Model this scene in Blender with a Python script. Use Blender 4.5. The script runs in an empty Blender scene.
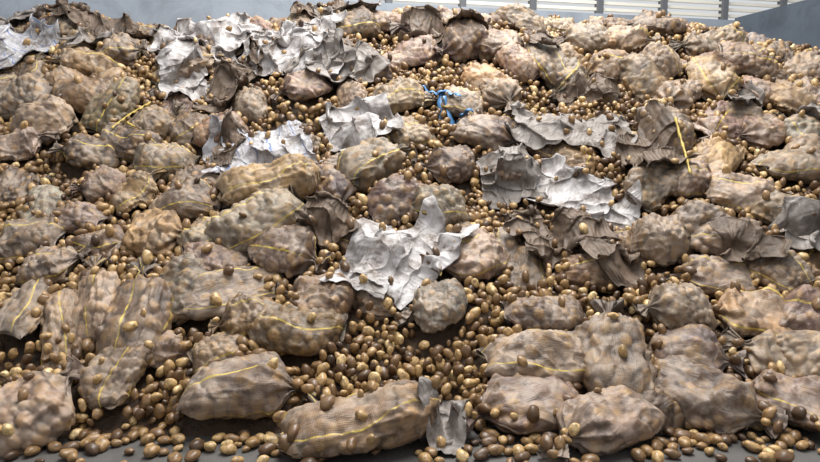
import bpy, math
import numpy as np
from mathutils import Vector, Matrix, Euler
from mathutils.bvhtree import BVHTree
rng=np.random.RandomState(11)
D=bpy.data
def link(o): bpy.context.collection.objects.link(o); return o
def lin(c):
    return tuple(((v/255.)/12.92 if v/255.<=0.04045 else ((v/255.+0.055)/1.055)**2.4) for v in c)
# ------------------------------------------------------------ noise / heap surface
def hsh(ix,iy,s):
    v=np.sin(ix*127.1+iy*311.7+s*74.7)*43758.5453
    return v-np.floor(v)
def vn2(x,y,s=0.0):
    x=np.asarray(x,float);y=np.asarray(y,float)
    ix=np.floor(x);iy=np.floor(y);fx=x-ix;fy=y-iy
    fx=fx*fx*(3-2*fx);fy=fy*fy*(3-2*fy)
    a=hsh(ix,iy,s);b=hsh(ix+1,iy,s);c=hsh(ix,iy+1,s);d=hsh(ix+1,iy+1,s)
    return (a*(1-fx)+b*fx)*(1-fy)+(c*(1-fx)+d*fx)*fy
def H(x,y):
    x=np.asarray(x,float);y=np.asarray(y,float)
    t=y-(3.95+0.12*np.sin(x*0.9+0.5))
    z=np.interp(t,[-1,0,0.35,1.85,3.45,4.6,5.3,8],[0,0,.2,1.08,2.34,3.15,3.32,3.2])
    k=np.clip((x-3.2)/3.0,0,1);k=k*k*(3-2*k)
    z=z*(1-0.14*k)
    z=z+0.22*np.exp(-((x-0.2)/1.3)**2)*np.exp(-((t-2.9)/1.1)**2)
    z=z+(0.12*np.exp(-((x-0.8)/2.4)**2)+0.10*np.exp(-((x+4.6)/1.4)**2))*np.clip((t-3.4)/1.2,0,1)
    z=z-0.15*np.exp(-((x+2.4)/0.8)**2)*np.exp(-((t-2.2)/1.0)**2)
    m=np.clip(t/0.8,0,1)
    z=z+m*(0.30*(vn2(x*0.9,y*0.9,1)-.5)+0.16*(vn2(x*2.4,y*2.4,2)-.5))
    return np.maximum(z,0)
def basis(x,y,e=0.22):
    dx=float(H(x+e,y)-H(x-e,y))/(2*e);dy=float(H(x,y+e)-H(x,y-e))/(2*e)
    n=np.array([-dx,-dy,1.0]);n/=np.linalg.norm(n)
    X=np.array([1,0,0])-n[0]*n;X/=np.linalg.norm(X);Y=np.cross(n,X);return X,Y,n
def wall_y(x): return 10.8+(x+1.17)*0.2232
def wall_x(y): return 6.0+(12.4-y)*0.288
# ------------------------------------------------------------ materials
class NT:
    def __init__(s,name):
        s.m=D.materials.new(name);s.m.use_nodes=True;s.t=s.m.node_tree;s.t.nodes.clear()
        s.out=s.t.nodes.new('ShaderNodeOutputMaterial');s.b=s.t.nodes.new('ShaderNodeBsdfPrincipled')
        s.t.links.new(s.b.outputs[0],s.out.inputs[0])
    def n(s,ty,ins=None,**kw):
        n=s.t.nodes.new(ty)
        for k,v in kw.items(): setattr(n,k,v)
        for k,v in (ins or {}).items():
            if isinstance(v,bpy.types.NodeSocket): s.t.links.new(v,n.inputs[k])
            else: n.inputs[k].default_value=v
        return n
    def math(s,op,a,b=0.0,c=0.0,clamp=False):
        return s.n('ShaderNodeMath',{0:a,1:b,2:c},operation=op,use_clamp=clamp).outputs[0]
    def mix(s,f,a,b):
        n=s.t.nodes.new('ShaderNodeMix');n.data_type='RGBA'
        for idx,v in ((0,f),(6,a),(7,b)):
            if isinstance(v,bpy.types.NodeSocket): s.t.links.new(v,n.inputs[idx])
            else: n.inputs[idx].default_value=v if idx==0 else (*v,1.0)
        return n.outputs[2]
    def noise(s,vec,scale,detail=4,rough=0.55,dist=0.0):
        return s.n('ShaderNodeTexNoise',{'Vector':vec,'Scale':scale,'Detail':detail,'Roughness':rough,'Distortion':dist}).outputs[0]
    def rng(s,v,a,b,c=0.0,d=1.0):
        return s.n('ShaderNodeMapRange',{0:v,1:a,2:b,3:c,4:d}).outputs[0]
    def bump(s,h,st,dist=0.01,nrm=None):
        ins={'Height':h,'Strength':st,'Distance':dist}
        if nrm is not None: ins['Normal']=nrm
        return s.n('ShaderNodeBump',ins).outputs[0]
    def set(s,**kw):
        for k,v in kw.items():
            k=k.replace('_',' ')
            if isinstance(v,bpy.types.NodeSocket): s.t.links.new(v,s.b.inputs[k])
            else: s.b.inputs[k].default_value=(*v,1.0) if isinstance(v,tuple) and len(v)==3 else v
def mat_sack():
    s=NT('net_sack_fabric')
    tc=s.n('ShaderNodeTexCoord');oi=s.n('ShaderNodeObjectInfo')
    off=s.n('ShaderNodeVectorMath',{0:tc.outputs['Object'],1:oi.outputs['Location']},operation='ADD').outputs[0]
    at=s.n('ShaderNodeAttribute',attribute_name='lump');sp=s.n('ShaderNodeSeparateColor',{0:at.outputs['Color']})
    r,g,b=sp.outputs[0],sp.outputs[1],sp.outputs[2]
    pot=s.mix(r,lin((84,58,36)),lin((184,146,96)))
    n1=s.noise(off,5.0,6,.70);n2=s.noise(off,14.0,5,.65);n3=s.noise(off,2.6,6,.68)
    base=s.mix(s.rng(n1,.42,.64,0,.85),oi.outputs['Color'],lin((58,43,32)))
    base=s.mix(s.math('MULTIPLY',s.rng(n3,.46,.60),.55),base,lin((178,162,146)))
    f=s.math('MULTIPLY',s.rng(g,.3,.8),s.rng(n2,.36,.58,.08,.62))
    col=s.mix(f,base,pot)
    # crease shade painted into the colour where the net sags between potatoes
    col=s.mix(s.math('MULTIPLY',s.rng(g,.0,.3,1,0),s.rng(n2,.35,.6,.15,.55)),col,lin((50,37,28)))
    uv=s.n('ShaderNodeSeparateXYZ',{0:tc.outputs['UV']})
    fv=s.math('FRACT',s.math('ADD',s.math('MULTIPLY',uv.outputs[1],4.0),s.math('MULTIPLY',oi.outputs['Random'],.6)))
    st=s.math('LESS_THAN',s.math('ABSOLUTE',s.math('SUBTRACT',fv,.5)),.020)
    st=s.math('MULTIPLY',st,s.math('MULTIPLY',oi.outputs['Alpha'],s.rng(n2,.36,.54,.15,.9)))
    col=s.mix(st,col,lin((200,174,78)))
    wu=s.math('SINE',s.math('MULTIPLY',uv.outputs[0],620.));wv=s.math('SINE',s.math('MULTIPLY',uv.outputs[1],760.))
    weave=s.math('MAXIMUM',wu,wv)
    col=s.mix(s.math('MULTIPLY',s.rng(weave,-.6,.4,1,0),.32),col,lin((50,38,29)))
    mp=s.n('ShaderNodeMapping',{0:off,3:(3.5,6.,6.)}).outputs[0]
    wr=s.noise(mp,1.6,3,.45,.8)
    h=s.math('ADD',wr,s.math('MULTIPLY',weave,.035))
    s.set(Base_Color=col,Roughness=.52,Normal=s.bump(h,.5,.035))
    s.b.inputs['Specular IOR Level'].default_value=.5
    return s.m
def mat_potato():
    s=NT('potato_skin')
    tc=s.n('ShaderNodeTexCoord');at=s.n('ShaderNodeAttribute',attribute_name='pc');sp=s.n('ShaderNodeSeparateColor',{0:at.outputs['Color']})
    n1=s.noise(tc.outputs['Object'],30.,4,.6);n2=s.noise(tc.outputs['Object'],120.,3,.6)
    ra=s.n('ShaderNodeValToRGB',{0:sp.outputs[0]})
    cr=ra.color_ramp;cr.elements[0].color=(*lin((52,38,28)),1);cr.elements[1].color=(*lin((230,202,148)),1)
    for p,c in ((.3,(104,77,51)),(.6,(154,121,78)),(.85,(194,160,108))):
        e=cr.elements.new(p);e.color=(*lin(c),1)
    col=s.mix(s.rng(n1,.42,.66,0,.72),ra.outputs[0],lin((80,60,42)))
    col=s.mix(s.rng(n2,.6,.75,0,.5),col,lin((50,36,25)))
    s.set(Base_Color=col,Roughness=.4,Normal=s.bump(n1,.3,.01))
    return s.m
def mat_soil():
    s=NT('rotting_potato_mash')
    tc=s.n('ShaderNodeTexCoord');n=s.noise(tc.outputs['Object'],14,6,.65);n2=s.noise(tc.outputs['Object'],3,4)
    col=s.mix(n,lin((34,24,17)),lin((92,68,46)));col=s.mix(s.rng(n2,.5,.7,0,.5),col,lin((60,54,48)))
    s.set(Base_Color=col,Roughness=.6,Normal=s.bump(n,1.0,.05));return s.m
def mat_cloth(name,c1,c2,dirt,dirtamt=.5,stripe=None,rough=.5,rib=0.12):
    s=NT(name)
    tc=s.n('ShaderNodeTexCoord');uv=s.n('ShaderNodeSeparateXYZ',{0:tc.outputs['UV']})
    n=s.noise(tc.outputs['Object'],6,7,.7);n2=s.noise(tc.outputs['Object'],20,4,.55)
    col=s.mix(n2,c1,c2)
    if stripe:
        fr=s.math('FRACT',s.math('MULTIPLY',uv.outputs[0],6.0))
        col=s.mix(s.math('MULTIPLY',s.math('LESS_THAN',s.math('ABSOLUTE',s.math('SUBTRACT',fr,.5)),.04),.8),col,stripe)
    col=s.mix(s.math('MULTIPLY',s.rng(n,.45,.62),dirtamt),col,dirt)
    r=s.math('SINE',s.math('MULTIPLY',uv.outputs[0],170.))
    h=s.math('ADD',s.math('MULTIPLY',r,rib),n2)
    s.set(Base_Color=col,Roughness=rough,Normal=s.bump(h,.55,.012))
    s.b.inputs['Specular IOR Level'].default_value=.35
    return s.m
def mat_simple(name,c1,c2,scale=3,rough=.8,bump=.2,stain=None):
    s=NT(name);tc=s.n('ShaderNodeTexCoord');n=s.noise(tc.outputs['Object'],scale,7,.6)
    col=s.mix(n,c1,c2)
    if stain:
        n3=s.noise(tc.outputs['Object'],1.1,5,.7,.6);col=s.mix(s.rng(n3,.5,.7,0,.7),col,stain)
    n4=s.noise(tc.outputs['Object'],scale*14,4)
    s.set(Base_Color=col,Roughness=rough,Normal=s.bump(n4,bump,.01));return s.m
M_sack=mat_sack();M_pot=mat_potato();M_soil=mat_soil()
M_white=mat_cloth('white_woven_plastic',lin((192,188,187)),lin((156,151,149)),lin((104,92,83)),.9,None,.5)
M_whiteb=mat_cloth('white_woven_plastic_blue_stripe',lin((190,188,190)),lin((156,155,159)),lin((104,93,85)),.85,lin((80,110,160)),.5)
M_grey=mat_cloth('grey_woven_plastic',lin((150,143,138)),lin((112,104,98)),lin((76,65,56)),.75,None,.55)
M_brown=mat_cloth('muddy_net_fabric',lin((118,101,86)),lin((80,65,53)),lin((50,39,30)),.7,None,.6,.3)
M_blue=mat_simple('blue_plastic_ribbon',lin((86,136,180)),lin((50,98,148)),9,.4)
M_yel=mat_simple('yellow_plastic_ribbon',lin((195,172,76)),lin((150,124,62)),12,.5)
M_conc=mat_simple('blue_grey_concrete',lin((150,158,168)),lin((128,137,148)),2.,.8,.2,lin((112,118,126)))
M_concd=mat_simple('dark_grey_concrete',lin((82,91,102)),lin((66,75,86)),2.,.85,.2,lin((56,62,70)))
M_floor=mat_simple('dirty_concrete_floor',lin((96,93,90)),lin((60,57,54)),6.,.6,.5,lin((44,37,31)))
M_steel=mat_simple('painted_steel',lin((96,98,102)),lin((82,84,88)),4.,.5)
M_slat=mat_simple('cream_cladding',lin((226,222,210)),lin((206,202,190)),3.,.6)
# ------------------------------------------------------------ sack meshes
def sack_geo(seed,kind,nu,nv):
    r=np.random.RandomState(seed)
    bend=r.uniform(-.10,.40);bendy=r.uniform(-.28,.28);off=r.uniform(0,50,3);tw=r.uniform(-.5,.5)
    plump=r.uniform(.74,1.15);nk=r.uniform(.80,.91);ears=r.uniform(.0,.12);crs=r.uniform(.010,.030);sag=r.uniform(.02,.08)
    def base(s,th):
        e=np.abs(2*s-1)
        hw=0.31*(0.82+0.18*np.sin(np.pi*np.clip(s,0,1)))*np.ones_like(th)
        ht=0.205*plump*np.clip(1-e**3.0,0,1)**0.6+0.008
        hw=hw*(1-0.36*np.clip((e-.68)/.32,0,1)**2)+ears*np.clip((e-.9)/.1,0,1)*.4
        if kind==0:
            q=np.clip((s-(nk-.22))/.22,0,1);q=q*q*(3-2*q)
            fl=np.clip((s-nk)/(1-nk),0,1)
            hw=hw*(1-q)+q*(0.035+0.12*fl**1.2)
            ht=np.where(s<nk,(0.205*plump*np.clip(1-np.clip(1-2*s,0,1)**3.0,0,1)**0.6+.008)*(1-q)+q*.035,.035+.02*fl)
        c=np.cos(th);sn=np.sin(th);pw=2/2.15
        y=hw*np.sign(c)*np.abs(c)**pw;z=ht*np.sign(sn)*np.abs(sn)**pw
        if kind==0:
            mk=np.clip((s-(nk-.26))/.2,0,1)
            pl=1+mk*0.24*np.sin(th*9+off[0]+4*s)
            y=y*pl;z=z*pl
        z=np.where(z<0,z*.75,z)
        x=(s-.5)*np.ones_like(th)
        x=x+.03*np.sin(th*2+off[1])*(e**3)
        a=.09*(vn2(x*3+off[0]+z*2,y*4+off[1],3)-.5);b_=(sag+.05)*(vn2(x*3.5+off[2],y*3.5+off[0]+z*2,4)-.5)
        dy=.10*(vn2(x*2.5+off[1],z*3+off[2],5)-.5)
        y2=y+dy+bendy*x*x*2;z2=z+a+b_*np.sign(z)-bend*x*x
        ang=tw*x;y3=y2*np.cos(ang)-z2*np.sin(ang);z3=y2*np.sin(ang)+z2*np.cos(ang)
        return np.stack([x,y3,z3],-1),c/np.maximum(hw,.03),sn/np.maximum(ht,.03)
    cs=r.uniform(.03,(nk-.1 if kind==0 else .97),600);ct=r.uniform(0,2*np.pi,600)
    cp,_,_=base(cs,ct);keep=[]
    for i in range(600):
        if all(np.sum((cp[i]-cp[j])**2)>.068**2 for j in keep): keep.append(i)
    cp=cp[keep];cr=r.uniform(.050,.084,len(keep));cv=r.uniform(0,1,len(keep));ca=r.uniform(.35,1.15,len(keep))
    S,T=np.meshgrid(np.linspace(0,1,nu),np.linspace(0,2*np.pi,nv,endpoint=False),indexing='ij')
    P,ny,nz=base(S.ravel(),T.ravel())
    N=np.stack([.25*(S.ravel()-.5),ny,nz],-1);N/=np.linalg.norm(N,axis=1)[:,None]
    d=np.sqrt(((P[:,None,:]-cp[None])**2).sum(-1))
    hk=np.clip(1-(d/cr)**2,0,1)**.85*ca
    # taut net: blend neighbouring potatoes smoothly
    h=(np.sum(hk**5.5,1))**(1/5.5);idx=hk.argmax(1)
    x,y,z=P.T
    wx=x+.1*(vn2(x*6+off[0],y*6+z*5,14)-.5);wy=y+.08*(vn2(x*5+off[1],y*7,15)-.5)
    rid=1-np.abs(2*vn2(wx*3.2+off[0]+y*3,wy*9+z*8+off[1],7)-1)
    rid2=1-np.abs(2*vn2(wx*5-y*4+off[2],wy*6-z*7+x*4+off[0],8)-1)
    tens=np.clip(.1+1.25*vn2(x*4+off[1],y*4+z*3+off[2],9),.25,1.05)
    em=np.clip((.5-np.abs(x))/.06,0,1)
    P=P+N*((.043*h*tens+crs*rid**6+.014*rid2**8-.012)*em)[:,None]
    fc=[]
    for i in range(nu-1):
        for j in range(nv):
            k=(j+1)%nv
            fc.append((i*nv+j,i*nv+k,(i+1)*nv+k,(i+1)*nv+j))
    fc.append(tuple(range(nv)));fc.append(tuple(range((nu-1)*nv,nu*nv))[::-1])
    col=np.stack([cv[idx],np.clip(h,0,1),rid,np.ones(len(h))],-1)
    return P,fc,col,S.ravel(),T.ravel()/(2*np.pi)
NVAR=26
meshes=[];lows=[]
for v in range(NVAR):
    kind=0 if v%5<3 else 1
    P,fc,col,U,V=sack_geo(100+v,kind,100,92)
    me=D.meshes.new('potato_sack_mesh');me.from_pydata(P.tolist(),[],fc)
    me.polygons.foreach_set('use_smooth',[True]*len(me.polygons))
    a=me.color_attributes.new('lump','FLOAT_COLOR','POINT');a.data.foreach_set('color',col.ravel().astype(np.float32))
    uvl=me.uv_layers.new(name='UVMap');li=np.zeros(len(me.loops),int);me.loops.foreach_get('vertex_index',li)
    uu=U[li];vv=V[li].copy()
    nq=99*92*4;q=vv[:nq].reshape(-1,4);w=(q.max(1)-q.min(1))>.5;q[w]=np.where(q[w]<.5,q[w]+1,q[w]);vv[:nq]=q.ravel()
    uvl.data.foreach_set('uv',np.stack([uu,vv],-1).ravel().astype(np.float32))
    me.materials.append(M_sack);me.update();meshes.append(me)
    P2,fc2,_,_,_=sack_geo(100+v,kind,24,20);lows.append((P2,fc2))
TONE={'m':(142,122,107),'y':(138,117,97),'t':(160,129,93),'g':(136,127,118),'d':(98,81,69),'b':(120,94,69)}
# plan x(cm), plan y(cm), heading in slope plane(deg), length(cm), width(cm), tone
SK="""-238 398 50 66 50m;-104 419 5 80 42y;-29 378 10 90 44y;72 408 15 88 44m;116 382 35 86 40m;141 452 85 86 44m;92 448 5 76 40m;102 480 10 58 34m;198 415 140 78 43d;244 417 145 64 42m;157 417 120 48 38d;252 487 160 64 48t;198 483 0 50 38m;202 452 170 60 40m;258 450 150 64 40m;290 472 130 54 42m;282 441 115 52 38m;-199 468 100 92 42y;-235 480 100 72 32y;-249 459 110 72 28y;-285 476 95 80 34m;-171 495 60 62 42m;-137 492 30 78 38y;-122 470 15 44 30t;-195 423 85 52 32y;-178 446 175 50 30m;-127 444 25 46 30y;-84 461 0 64 38b;-75 486 170 56 36b;-98 526 160 58 43y;-124 542 35 74 42m;-126 587 20 84 46t;-211 554 175 62 46t;-173 542 60 52 38m;-288 527 10 54 40m;-332 554 0 60 40m;-375 629 5 46 44d;-255 547 175 58 38m;-301 581 175 57 32m;-256 616 50 56 44t;-202 583 0 60 38m;-289 617 15 50 36b;-376 698 65 68 46m;-359 731 155 70 42t;-376 777 0 76 42b;-317 723 85 78 42y;-268 705 40 56 40m;-417 726 10 62 42m;-390 670 20 58 38m;-461 857 160 82 46b;-524 914 165 76 38b;-408 898 50 56 40t;-346 795 10 62 42m;-323 662 5 64 40d;-242 646 175 58 40m;-199 617 10 50 36d;-156 514 0 50 34m;-70 604 110 82 40d;-34 637 55 82 46m;-9 716 35 64 42t;-9 595 15 64 42d;34 638 5 56 36d;49 721 165 62 40m;83 679 160 70 40m;45 530 40 64 44m;96 552 95 86 42y;19 488 10 46 36g;149 583 105 68 34b;18 591 10 58 40m;104 649 10 54 40g;99 732 105 72 42m;12 806 175 62 42m;61 809 25 68 44m;114 803 175 62 44m;158 777 115 76 42m;80 759 130 72 40t;217 851 175 68 42m;232 791 175 62 44t;268 772 110 70 42m;178 763 60 76 38m;274 831 155 62 40m;288 784 135 58 38m;296 739 45 66 40m;342 753 90 78 42t;396 788 0 68 42m;419 739 105 78 42t;392 749 10 64 38m;320 692 55 84 42m;302 647 55 82 40t;361 688 20 70 38m;356 713 10 64 34m;467 797 140 66 42m;407 687 105 66 42g;305 591 155 66 40m;274 543 165 72 42m;254 566 5 58 38m;218 550 170 54 40m;288 513 125 56 34b;240 521 175 72 38m;371 630 5 66 40m;333 567 145 64 40m;227 616 55 64 38d;264 680 95 66 40d;176 567 165 48 36b;155 536 165 62 40b;267 620 175 52 36m;-39 861 15 62 40m;47 892 15 64 40m;148 902 55 72 40m;202 902 0 62 40m;263 882 125 66 38m;314 857 5 62 40m;347 814 175 60 42m"""
hand=[]
for r in SK.split(';'):
    f=r.split();hand.append((int(f[0])/100,int(f[1])/100,int(f[2]),int(f[3])/100,int(f[4][:-1])/100,f[4][-1]))
ZN="""44 463 55 36;-7 429 62 29;-147 399 68 26;130 600 50 25;195 602 36 40;71 505 44 33;-62 434 34 27;173 478 24 24;265 592 30 25;34 749 45 30;-355 687 40 30;226 710 60 26;-64 516 24 40;-200 403 32 16;174 385 31 21"""
zones=[[int(q)/100 for q in r.split()] for r in ZN.split(';')]
def inzone(x,y,g=1.0):
    return any(((x-a)/(c*g))**2+((y-b)/(d*g))**2<1 for a,b,c,d in zones)
items=[(h,1) for h in hand]
pos=[(h[0],h[1]) for h in hand]
row=0
for gy in np.arange(4.25,11.6,.37):
    row+=1
    for gx in np.arange(-7.6,8.6,.47):
        x=gx+rng.uniform(-.16,.16)+(.22 if row%2 else 0);y=gy+rng.uniform(-.14,.14)
        u=rng.uniform(0,1,6)
        if y>wall_y(x)-.62 or x>wall_x(y)-.65 or x<-8.1: continue
        if inzone(x,y,1.2): continue
        dm=.38 if y<6.2 else .33
        if min((x-a)**2+((y-b)*1.15)**2 for a,b in pos)<dm**2: continue
        pos.append((x,y))
        items.append(((x,y,u[0]*180,.50+.30*u[1],.32+.12*u[2],'mmmytbdmgb'[int(u[3]*9.99)]),0 if y<6.2 else (1 if u[5]<.4 else 0)))
# heap core
NX,NY=420,260
sx=np.linspace(0,1,NX)[None,:];sy=np.linspace(0,1,NY)[:,None]
yy=3.6+sy*(8.9)+0*sx
xr=wall_x(yy)-.03
xx=-8.55+(xr+8.55)*sx
yy=3.6+(np.minimum(wall_y(xx),12.5)-.03-3.6)*sy
zz=H(xx,yy)-.03+ (0.05*(vn2(xx*9,yy*9,8)-.5)+.03*(vn2(xx*22,yy*22,9)-.5))*np.clip((yy-3.9)/.4,0,1)
zz=np.where(yy<3.85,-.03,zz)
hv=np.stack([xx.ravel(),yy.ravel(),zz.ravel()],-1)
I=np.arange(NY*NX).reshape(NY,NX)
hf=np.stack([I[:-1,:-1].ravel(),I[:-1,1:].ravel(),I[1:,1:].ravel(),I[1:,:-1].ravel()],-1)
me=D.meshes.new('heap');me.from_pydata(hv.tolist(),[],hf.tolist());me.polygons.foreach_set('use_smooth',[True]*len(me.polygons));me.materials.append(M_soil)
link(D.objects.new('rotting_potato_heap',me))
cv=[hv];cf=[hf.tolist()];base=len(hv)
heapn=len(hf)
for (x,y,k,L,W,tone),hm in items:
    X,Y,n=basis(x,y);f=math.radians(k+rng.uniform(-4,4));dx=X*math.cos(f)+Y*math.sin(f)
    if rng.rand()<.5: dx=-dx
    dx=dx+n*rng.uniform(-.16,.16);dx/=np.linalg.norm(dx)
    dyv=np.cross(n,dx);dyv/=np.linalg.norm(dyv);dyv=dyv+n*rng.uniform(-.2,.2);dyv-=dx*(dyv@dx);dyv/=np.linalg.norm(dyv);n2=np.cross(dx,dyv)
    sc=1.07 if hm else 1.02
    L*=sc;W*=sc
    v=rng.randint(NVAR);sY=W/.62;sZ=min(sY,L*1.15)*rng.uniform(.95,1.2)
    lift=.36*.205*sZ*2*(.25 if not hm else .95)
    P=np.array([x,y,float(H(x,y))])+n*lift
    if y<4.6: P[2]=max(P[2],.15*sZ+.02)
    R=np.stack([dx*L,dyv*sY,n2*sZ],1)
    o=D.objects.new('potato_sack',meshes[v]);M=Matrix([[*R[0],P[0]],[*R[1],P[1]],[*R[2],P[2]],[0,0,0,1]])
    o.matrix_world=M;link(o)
    t=np.array(TONE[tone])*rng.uniform(.78,1.22)+rng.uniform(-5,5,3)
    o.color=(*lin(np.clip(t,0,255)),1.0 if (tone=='y' or rng.rand()<.38) else 0.0)
    P2,f2=lows[v];w=P2@R.T+P
    cv.append(w);cf.append([tuple(q+base for q in ff) for ff in f2]);base+=len(w)
allv=np.concatenate(cv);allf=[f for c in cf for f in c]
bvh=BVHTree.FromPolygons([Vector(v) for v in allv.tolist()],allf)
nsackf=len(allf)
# ------------------------------------------------------------ draped empty bags
def smooth2(Z,it):
    for _ in range(it):
        Q=np.pad(Z,1,'edge');Z=(Q[:-2,1:-1]+Q[2:,1:-1]+Q[1:-1,:-2]+Q[1:-1,2:]+4*Z)/8
    return Z
extra_v=[];extra_f=[]
def cloth(name,mat,x,y,k,w,h,seed,amp=.05,n=100,sm=12,ragged=.18,off=.015,cutr=.66):
    global base
    r=np.random.RandomState(seed*13+5)
    X,Y,nn=basis(x,y,.3);f=math.radians(k);dx=X*math.cos(f)+Y*math.sin(f);dy=np.cross(nn,dx)
    A,B=np.meshgrid(np.linspace(-.5,.5,n),np.linspace(-.5,.5,n),indexing='ij')
    s=seed*7.3
    a=A+ragged*(vn2(B*3+s,A*2+s,11)-.5)*(.35+1.3*np.abs(A)*2)+.03*(vn2(A*18+s,B*18,12)-.5)
    b=B+ragged*(vn2(A*3+s,B*2-s,13)-.5)*(.35+1.3*np.abs(B)*2)+.03*(vn2(A*18,B*18+s,14)-.5)
    C=np.array([x,y,float(H(x,y))])
    u=a*w;v=b*h
    P=C+u[...,None]*dx+v[...,None]*dy
    Z=np.zeros((n,n));nv=Vector(nn)
    for i in range(n):
        for j in range(n):
            q=Vector(P[i,j])+nv*.9
            loc,_,_,d=bvh.ray_cast(q,-nv,1.4)
            Z[i,j]=.9-d if loc is not None else -.1
    Z=np.maximum(smooth2(Z,sm)-.012,smooth2(Z,140)+.015)
    fold=np.zeros((n,n));jx=np.zeros((n,n));jy=np.zeros((n,n));main=r.uniform(0,np.pi)
    wu=u+.14*(vn2(u*4+s,v*4,21)-.5)+.04*(vn2(u*12,v*12+s,28)-.5);wv=v+.14*(vn2(u*4,v*4+s,22)-.5)+.04*(vn2(u*12+s,v*12,29)-.5)
    lams=[.40,.30,.24,.19,.15,.21,.14,.10,.07]
    for q in range(9):
        an=main+r.normal(0,.4 if q<5 else 1.2);lam=lams[q]
        ph=(wu*math.cos(an)+wv*math.sin(an))/lam+r.uniform(0,1)
        tri=1-np.sqrt(np.abs(2*(ph-np.floor(ph))-1)**2+.004)
        env=.25+1.8*np.clip(vn2(u*3+q*3+s,v*3+q,40+q)-.35,0,1)
        am=amp*(lam/.22)*env*.8
        fold+=am*np.clip(tri,0,1)**1.5
        jx+=am*.6*math.cos(an)*np.sin(2*np.pi*ph);jy+=am*.6*math.sin(an)*np.sin(2*np.pi*ph)
    Zt=Z+fold*.85+off
    P=P+Zt[...,None]*nn+jx[...,None]*dx+jy[...,None]*dy
    V=P.reshape(-1,3);I=np.arange(n*n).reshape(n,n)
    rad=np.sqrt(A*A+B*B)
    keep=(rad<cutr-.06+.14*vn2(A*6+s,B*6,33))
    F=[]
    for i in range(n-1):
        for j in range(n-1):
            if keep[i,j]: F.append((int(I[i,j]),int(I[i+1,j]),int(I[i+1,j+1]),int(I[i,j+1])))
    me=D.meshes.new(name);me.from_pydata(V.tolist(),[],F)
    me.polygons.foreach_set('use_smooth',[True]*len(F))
    uvl=me.uv_layers.new(name='UVMap');li=np.zeros(len(me.loops),int);me.loops.foreach_get('vertex_index',li)
    UV=np.stack([A.ravel()*w+.5,B.ravel()*h+.5],-1);uvl.data.foreach_set('uv',UV[li].ravel().astype(np.float32))
    me.materials.append(mat);me.update()
    extra_v.append(V);extra_f.append([tuple(q+base for q in ff) for ff in F]);base+=len(V)
    o=link(D.objects.new(name,me));so=o.modifiers.new('thickness','SOLIDIFY');so.thickness=.004
    return o
W_='empty_woven_bag';B_='torn_net_bag'
CL=[(W_,M_white,-2.63,8.45,165,1.1,1.0,.06),(W_,M_white,-2.63,7.7,110,.85,.5,.05),(W_,M_white,-1.45,7.95,165,1.4,1.0,.06),(W_,M_grey,-.85,7.6,150,1.0,.7,.06),
(W_,M_white,-.57,6.85,25,.75,.66,.06),(W_,M_whiteb,-1.49,6.58,15,1.1,.76,.04),(W_,M_white,-.34,5.22,70,.80,.48,.025),(W_,M_white,.06,5.30,50,1.0,.56,.03),
(W_,M_grey,1.66,6.84,165,1.15,.7,.04),(W_,M_white,1.51,6.22,160,.74,.60,.05),(W_,M_whiteb,-4.75,7.94,60,1.2,.6,.05),(W_,M_grey,.98,6.37,0,.6,.55,.05),
(B_,M_brown,2.33,6.49,10,.56,.9,.06),(B_,M_brown,-1.97,7.47,170,.4,1.1,.07),(B_,M_brown,-1.76,6.57,0,.30,.7,.05),(W_,M_white,1.88,5.94,15,.45,.34,.04),
(W_,M_grey,3.30,5.45,170,.55,.46,.04),(B_,M_brown,1.57,5.60,25,.4,.85,.05),(B_,M_brown,2.75,5.27,165,.45,.36,.05),(B_,M_brown,-.73,5.56,5,.45,.5,.05),
(W_,M_grey,-.84,8.64,20,.85,.5,.06),(W_,M_grey,.22,3.93,85,.52,.30,.035),(B_,M_brown,1.07,5.76,5,.36,.8,.05),
(B_,M_brown,-3.9,8.5,10,1.2,.5,.07),(B_,M_brown,.4,8.3,170,.9,.4,.06),(B_,M_brown,-1.1,8.7,10,.9,.6,.05),(W_,M_whiteb,3.62,5.25,0,.4,.2,.03),
(B_,M_brown,1.9,7.4,20,.7,.3,.05),(W_,M_grey,-5.0,8.7,20,.7,.4,.06),(W_,M_grey,4.4,6.9,110,.7,.5,.05)]
for i,c in enumerate(CL):
    e_=c[1] is M_white and c[3]<5.5
    cloth(c[0],c[1],c[2],c[3],c[4],c[5],c[6],i+1,amp=c[7],cutr=.76 if e_ else .66,ragged=.08 if e_ else .18)
for i in range(14):
    y=rng.uniform(5.0,8.8);x=rng.uniform(-.62,.62)*y
    kk=rng.uniform(0,180);ww=rng.uniform(.35,.6);h2=rng.uniform(.18,.32)
    if inzone(x,y,1.1) or (abs(x)<.8 and y<5.5) or any(abs(x-c[2])<.5 and abs(y-c[3])<.4 for c in CL if c[1] in (M_white,M_whiteb)): continue
    cloth(B_,M_brown if i%3 else M_grey,x,y,kk,ww,h2,60+i,amp=.05,n=56,sm=6,ragged=.35)
allv=np.concatenate([allv]+extra_v);allf=allf+[f for c in extra_f for f in c]
bvh=BVHTree.FromPolygons([Vector(v) for v in allv.tolist()],allf)
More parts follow.
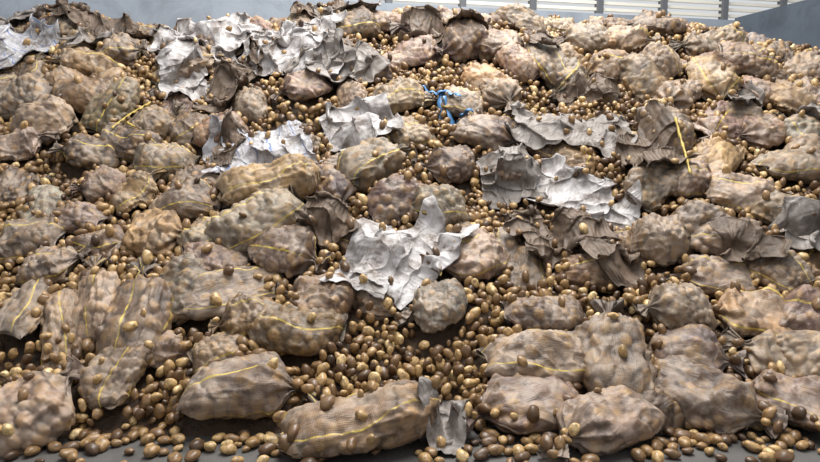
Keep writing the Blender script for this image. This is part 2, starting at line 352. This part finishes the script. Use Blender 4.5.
# ribbons
def ribbon(name,mat,paths,wid,straight=False):
    V=[];F=[]
    for pts in paths:
        b0=len(V)
        pts=np.array(pts,float)
        tt=np.linspace(0,len(pts)-1,26)
        px=np.interp(tt,range(len(pts)),pts[:,0]);py=np.interp(tt,range(len(pts)),pts[:,1])
        zs=[]
        for i in range(26):
            loc,nr,_,_=bvh.ray_cast(Vector((px[i],py[i],7)),Vector((0,0,-1)))
            zs.append(loc.z if loc else float(H(px[i],py[i])))
        zs=np.array(zs)
        if straight:
            a_,b_=np.polyfit(range(26),zs,1);ln=a_*np.arange(26)+b_;zs=ln+np.maximum(zs-ln,0).max()*.7
        else: zs=np.array([zs[max(0,i-3):i+4].mean() for i in range(26)])+.02
        for i in range(26):
            d=np.array([px[min(i+1,25)]-px[max(i-1,0)],py[min(i+1,25)]-py[max(i-1,0)]]);d/=np.linalg.norm(d)+1e-9
            ww=wid*(1+.3*math.sin(i*1.1))
            z=zs[i]+.03+(0 if straight else .015*math.sin(i*.9))
            V+= [(px[i]-d[1]*ww,py[i]+d[0]*ww,z+.012*math.sin(i*1.7)),(px[i],py[i],z+.015),(px[i]+d[1]*ww,py[i]-d[0]*ww,z-.012*math.sin(i*1.7))]
        for i in range(25):
            a=b0+i*3;F+=[(a,a+1,a+4,a+3),(a+1,a+2,a+5,a+4)]
    me=D.meshes.new(name);me.from_pydata(V,[],F);me.polygons.foreach_set('use_smooth',[True]*len(F));me.materials.append(mat)
    o=link(D.objects.new(name,me));so=o.modifiers.new('thickness','SOLIDIFY');so.thickness=.003
ribbon('blue_plastic_strip',M_blue,[[(.13,7.28),(.24,7.22),(.40,7.08),(.54,6.98)],[(.33,7.2),(.34,7.0),(.36,6.85)],[(.35,7.05),(.5,6.9),(.62,6.72)]],.034)
ribbon('yellow_plastic_strip',M_yel,[[(2.60,6.45),(2.59,6.3),(2.57,6.1),(2.54,5.9)]],.013,True)
ribbon('yellow_plastic_strip',M_yel,[[(-3.0,6.6),(-2.9,6.8),(-2.75,7.0)],[(-2.9,6.75),(-2.8,6.68)]],.012,True)
# ------------------------------------------------------------ loose potatoes
def ico(sub):
    import bmesh
    bm=bmesh.new();bmesh.ops.create_icosphere(bm,subdivisions=sub,radius=1)
    v=np.array([q.co[:] for q in bm.verts]);f=np.array([[l.index for l in q.verts] for q in bm.faces]);bm.free();return v,f
def tmpl(sub,seed):
    v,f=ico(sub);r=np.random.RandomState(seed);o=r.uniform(0,20,3)
    s=1+.30*(vn2(v[:,0]*1.3+o[0]+v[:,2],v[:,1]*1.3+o[1],41)-.5)+.18*(vn2(v[:,1]*2.5+o[2]+v[:,2],v[:,0]*2.5,42)-.5)
    return v*s[:,None]*np.array([r.uniform(1,1.25),r.uniform(.72,.92),r.uniform(.60,.78)]),f
T1=[tmpl(2,i) for i in range(12)];T2=[tmpl(3,i) for i in range(12)]
grid={}
def tryadd(x,y,z,r,mind):
    c=(int(x/.07),int(y/.07),int(z/.07))
    for a in (-1,0,1):
        for b in (-1,0,1):
            for d in (-1,0,1):
                for q in grid.get((c[0]+a,c[1]+b,c[2]+d),()):
                    if (q[0]-x)**2+(q[1]-y)**2+(q[2]-z)**2<mind*mind: return False
    grid.setdefault(c,[]).append((x,y,z));return True
pot=[]
NC=160000
cx=rng.uniform(-7,7,NC);cy=3.3+rng.uniform(0,1,NC)*7.6
down=Vector((0,0,-1))
for x,y in zip(cx,cy):
    if abs(x)>y*.66+1.2: continue
    if y>wall_y(x)-.1 or x>wall_x(y)-.1: continue
    loc,nr,idx,_=bvh.ray_cast(Vector((x,y,7)),down)
    r=rng.uniform(.024,.052)
    if loc is None or (idx<heapn and loc.z<.02):
        dens=math.exp(-max(0,3.92-y)/.12)*.95
        if rng.rand()>dens: continue
        z=r*.7
    elif idx<heapn: z=loc.z+rng.uniform(.0,.14)
    elif idx>=nsackf:
        if nr.z<.6 or rng.rand()>.012: continue
        z=loc.z+r*.6
    else:
        cl=vn2(x*1.6,y*1.6,51)
        hh=loc.z-float(H(x,y))
        pr=.004+.9*max(0,cl-.86) + (.9 if hh<.12 else (.3 if hh<.16 else 0))
        if nr.z<.5 or rng.rand()>pr: continue
        z=loc.z+r*.55
    if tryadd(x,y,z,r,.056): pot.append((x,y,z,r))
for _ in range(60):
    x=rng.uniform(-3.5,3.5);y=rng.uniform(3.2,3.8);r=rng.uniform(.02,.036)
    if tryadd(x,y,r*.7,r,.06): pot.append((x,y,r*.7,r))
def build(name,lst,T):
    VV=[];FF=[];CC=[];b=0
    for (x,y,z,r) in lst:
        v,f=T[rng.randint(12)]
        e=Euler(rng.uniform(0,6.28,3).tolist() if z>.06 else (rng.uniform(-.3,.3),rng.uniform(-.3,.3),rng.uniform(0,6.28))).to_matrix()
        w=(v*r)@np.array(e).T+np.array([x,y,z]);VV.append(w);FF.append(f+b);b+=len(v)
        CC.append(np.full((len(v),4),np.clip(rng.beta(2.0,1.8),0,1)))
    V=np.concatenate(VV);Fa=np.concatenate(FF);Cc=np.concatenate(CC)
    me=D.meshes.new(name);me.vertices.add(len(V));me.vertices.foreach_set('co',V.ravel().astype(np.float32))
    me.loops.add(len(Fa)*3);me.loops.foreach_set('vertex_index',Fa.ravel().astype(np.int32))
    me.polygons.add(len(Fa));me.polygons.foreach_set('loop_start',(np.arange(len(Fa))*3).astype(np.int32));me.polygons.foreach_set('loop_total',np.full(len(Fa),3,np.int32))
    me.polygons.foreach_set('use_smooth',[True]*len(Fa));me.update(calc_edges=True);me.validate()
    a=me.color_attributes.new('pc','FLOAT_COLOR','POINT');a.data.foreach_set('color',Cc.ravel().astype(np.float32))
    me.materials.append(M_pot);link(D.objects.new(name,me))
build('loose_potatoes',[p for p in pot if p[1]<5.0],T2)
build('loose_potatoes',[p for p in pot if p[1]>=5.0],T1)
# ------------------------------------------------------------ building
def prism(name,p,q,depth,z0,z1,mat,side=1,parent=None):
    p=np.array(p,float);q=np.array(q,float);d=(q-p)/np.linalg.norm(q-p);n=np.array([-d[1],d[0]])*side*depth
    c=[p,q,q+n,p+n];V=[(*k,z0) for k in c]+[(*k,z1) for k in c]
    F=[(0,3,2,1),(4,5,6,7),(0,1,5,4),(1,2,6,5),(2,3,7,6),(3,0,4,7)]
    me=D.meshes.new(name);me.from_pydata(V,[],F);me.materials.append(mat);me.update();o=link(D.objects.new(name,me))
    if parent: o.parent=parent
    return o
A=(-9.0,wall_y(-9.0));Cn=(6.0,12.4)
prism('wall_back',A,Cn,.25,0,4.18,M_conc)
E=(wall_x(-3),-3.0)
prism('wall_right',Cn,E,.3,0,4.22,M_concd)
prism('wall_left',(-9.0,-3.0),A,.3,0,4.24,M_conc)
dw=np.array([.976,.2178]);nw=np.array([-.2178,.976])
def wp(s,off): return tuple(np.array([-1.17,10.8])+dw*s+nw*off)
prism('trim_1',wp(-8,.26),wp(7.3,.26),.10,4.06,4.22,M_steel)
prism('wall_upper_left',wp(-9,.8),wp(-.4,.8),.15,0,8,M_conc)
win=D.objects.new('window_1',None);link(win)
for i in range(30):
    z=4.30+i*.12
    o=prism('louvre_slat_%d'%i,wp(-.4,.85),wp(14,.85),.07,z,z+.055,M_slat,parent=win)
for i in range(11):
    prism('mullion_%d'%i,wp(-.4+i*1.35,.78),wp(-.4+i*1.35+.11,.78),.15,3.5,8,M_steel,parent=win)
prism('window_sill',wp(-.4,.8),wp(14,.8),.2,0,4.26,M_slat,parent=win)
me=D.meshes.new('floor');me.from_pydata([(-9,-3,0),(11,-3,0),(11,14,0),(-9,14,0)],[],[(0,1,2,3)]);me.materials.append(M_floor);link(D.objects.new('floor',me))
# ------------------------------------------------------------ light, camera
w=D.worlds.new('world');bpy.context.scene.world=w;w.use_nodes=True
w.node_tree.nodes['Background'].inputs[0].default_value=(.93,.96,1.0,1);w.node_tree.nodes['Background'].inputs[1].default_value=.72
def area(name,loc,tgt,sx_,sy_,e,col):
    l=D.lights.new(name,'AREA');l.shape='RECTANGLE';l.size=sx_;l.size_y=sy_;l.energy=e;l.color=col
    o=link(D.objects.new(name,l));o.location=loc;o.rotation_euler=(Vector(tgt)-Vector(loc)).to_track_quat('-Z','Y').to_euler()
area('skylight_lamp',(1,6.8,9.5),(0,7,1.5),9,3.5,1950,(1,.985,.96))
c=D.cameras.new('camera');c.lens=36*650/820;c.clip_start=.05
co=link(D.objects.new('camera',c));co.location=(0,0,1.8);co.rotation_euler=(math.radians(90-7.1),0,0);bpy.context.scene.camera=co
bpy.context.scene.view_settings.view_transform='Standard'
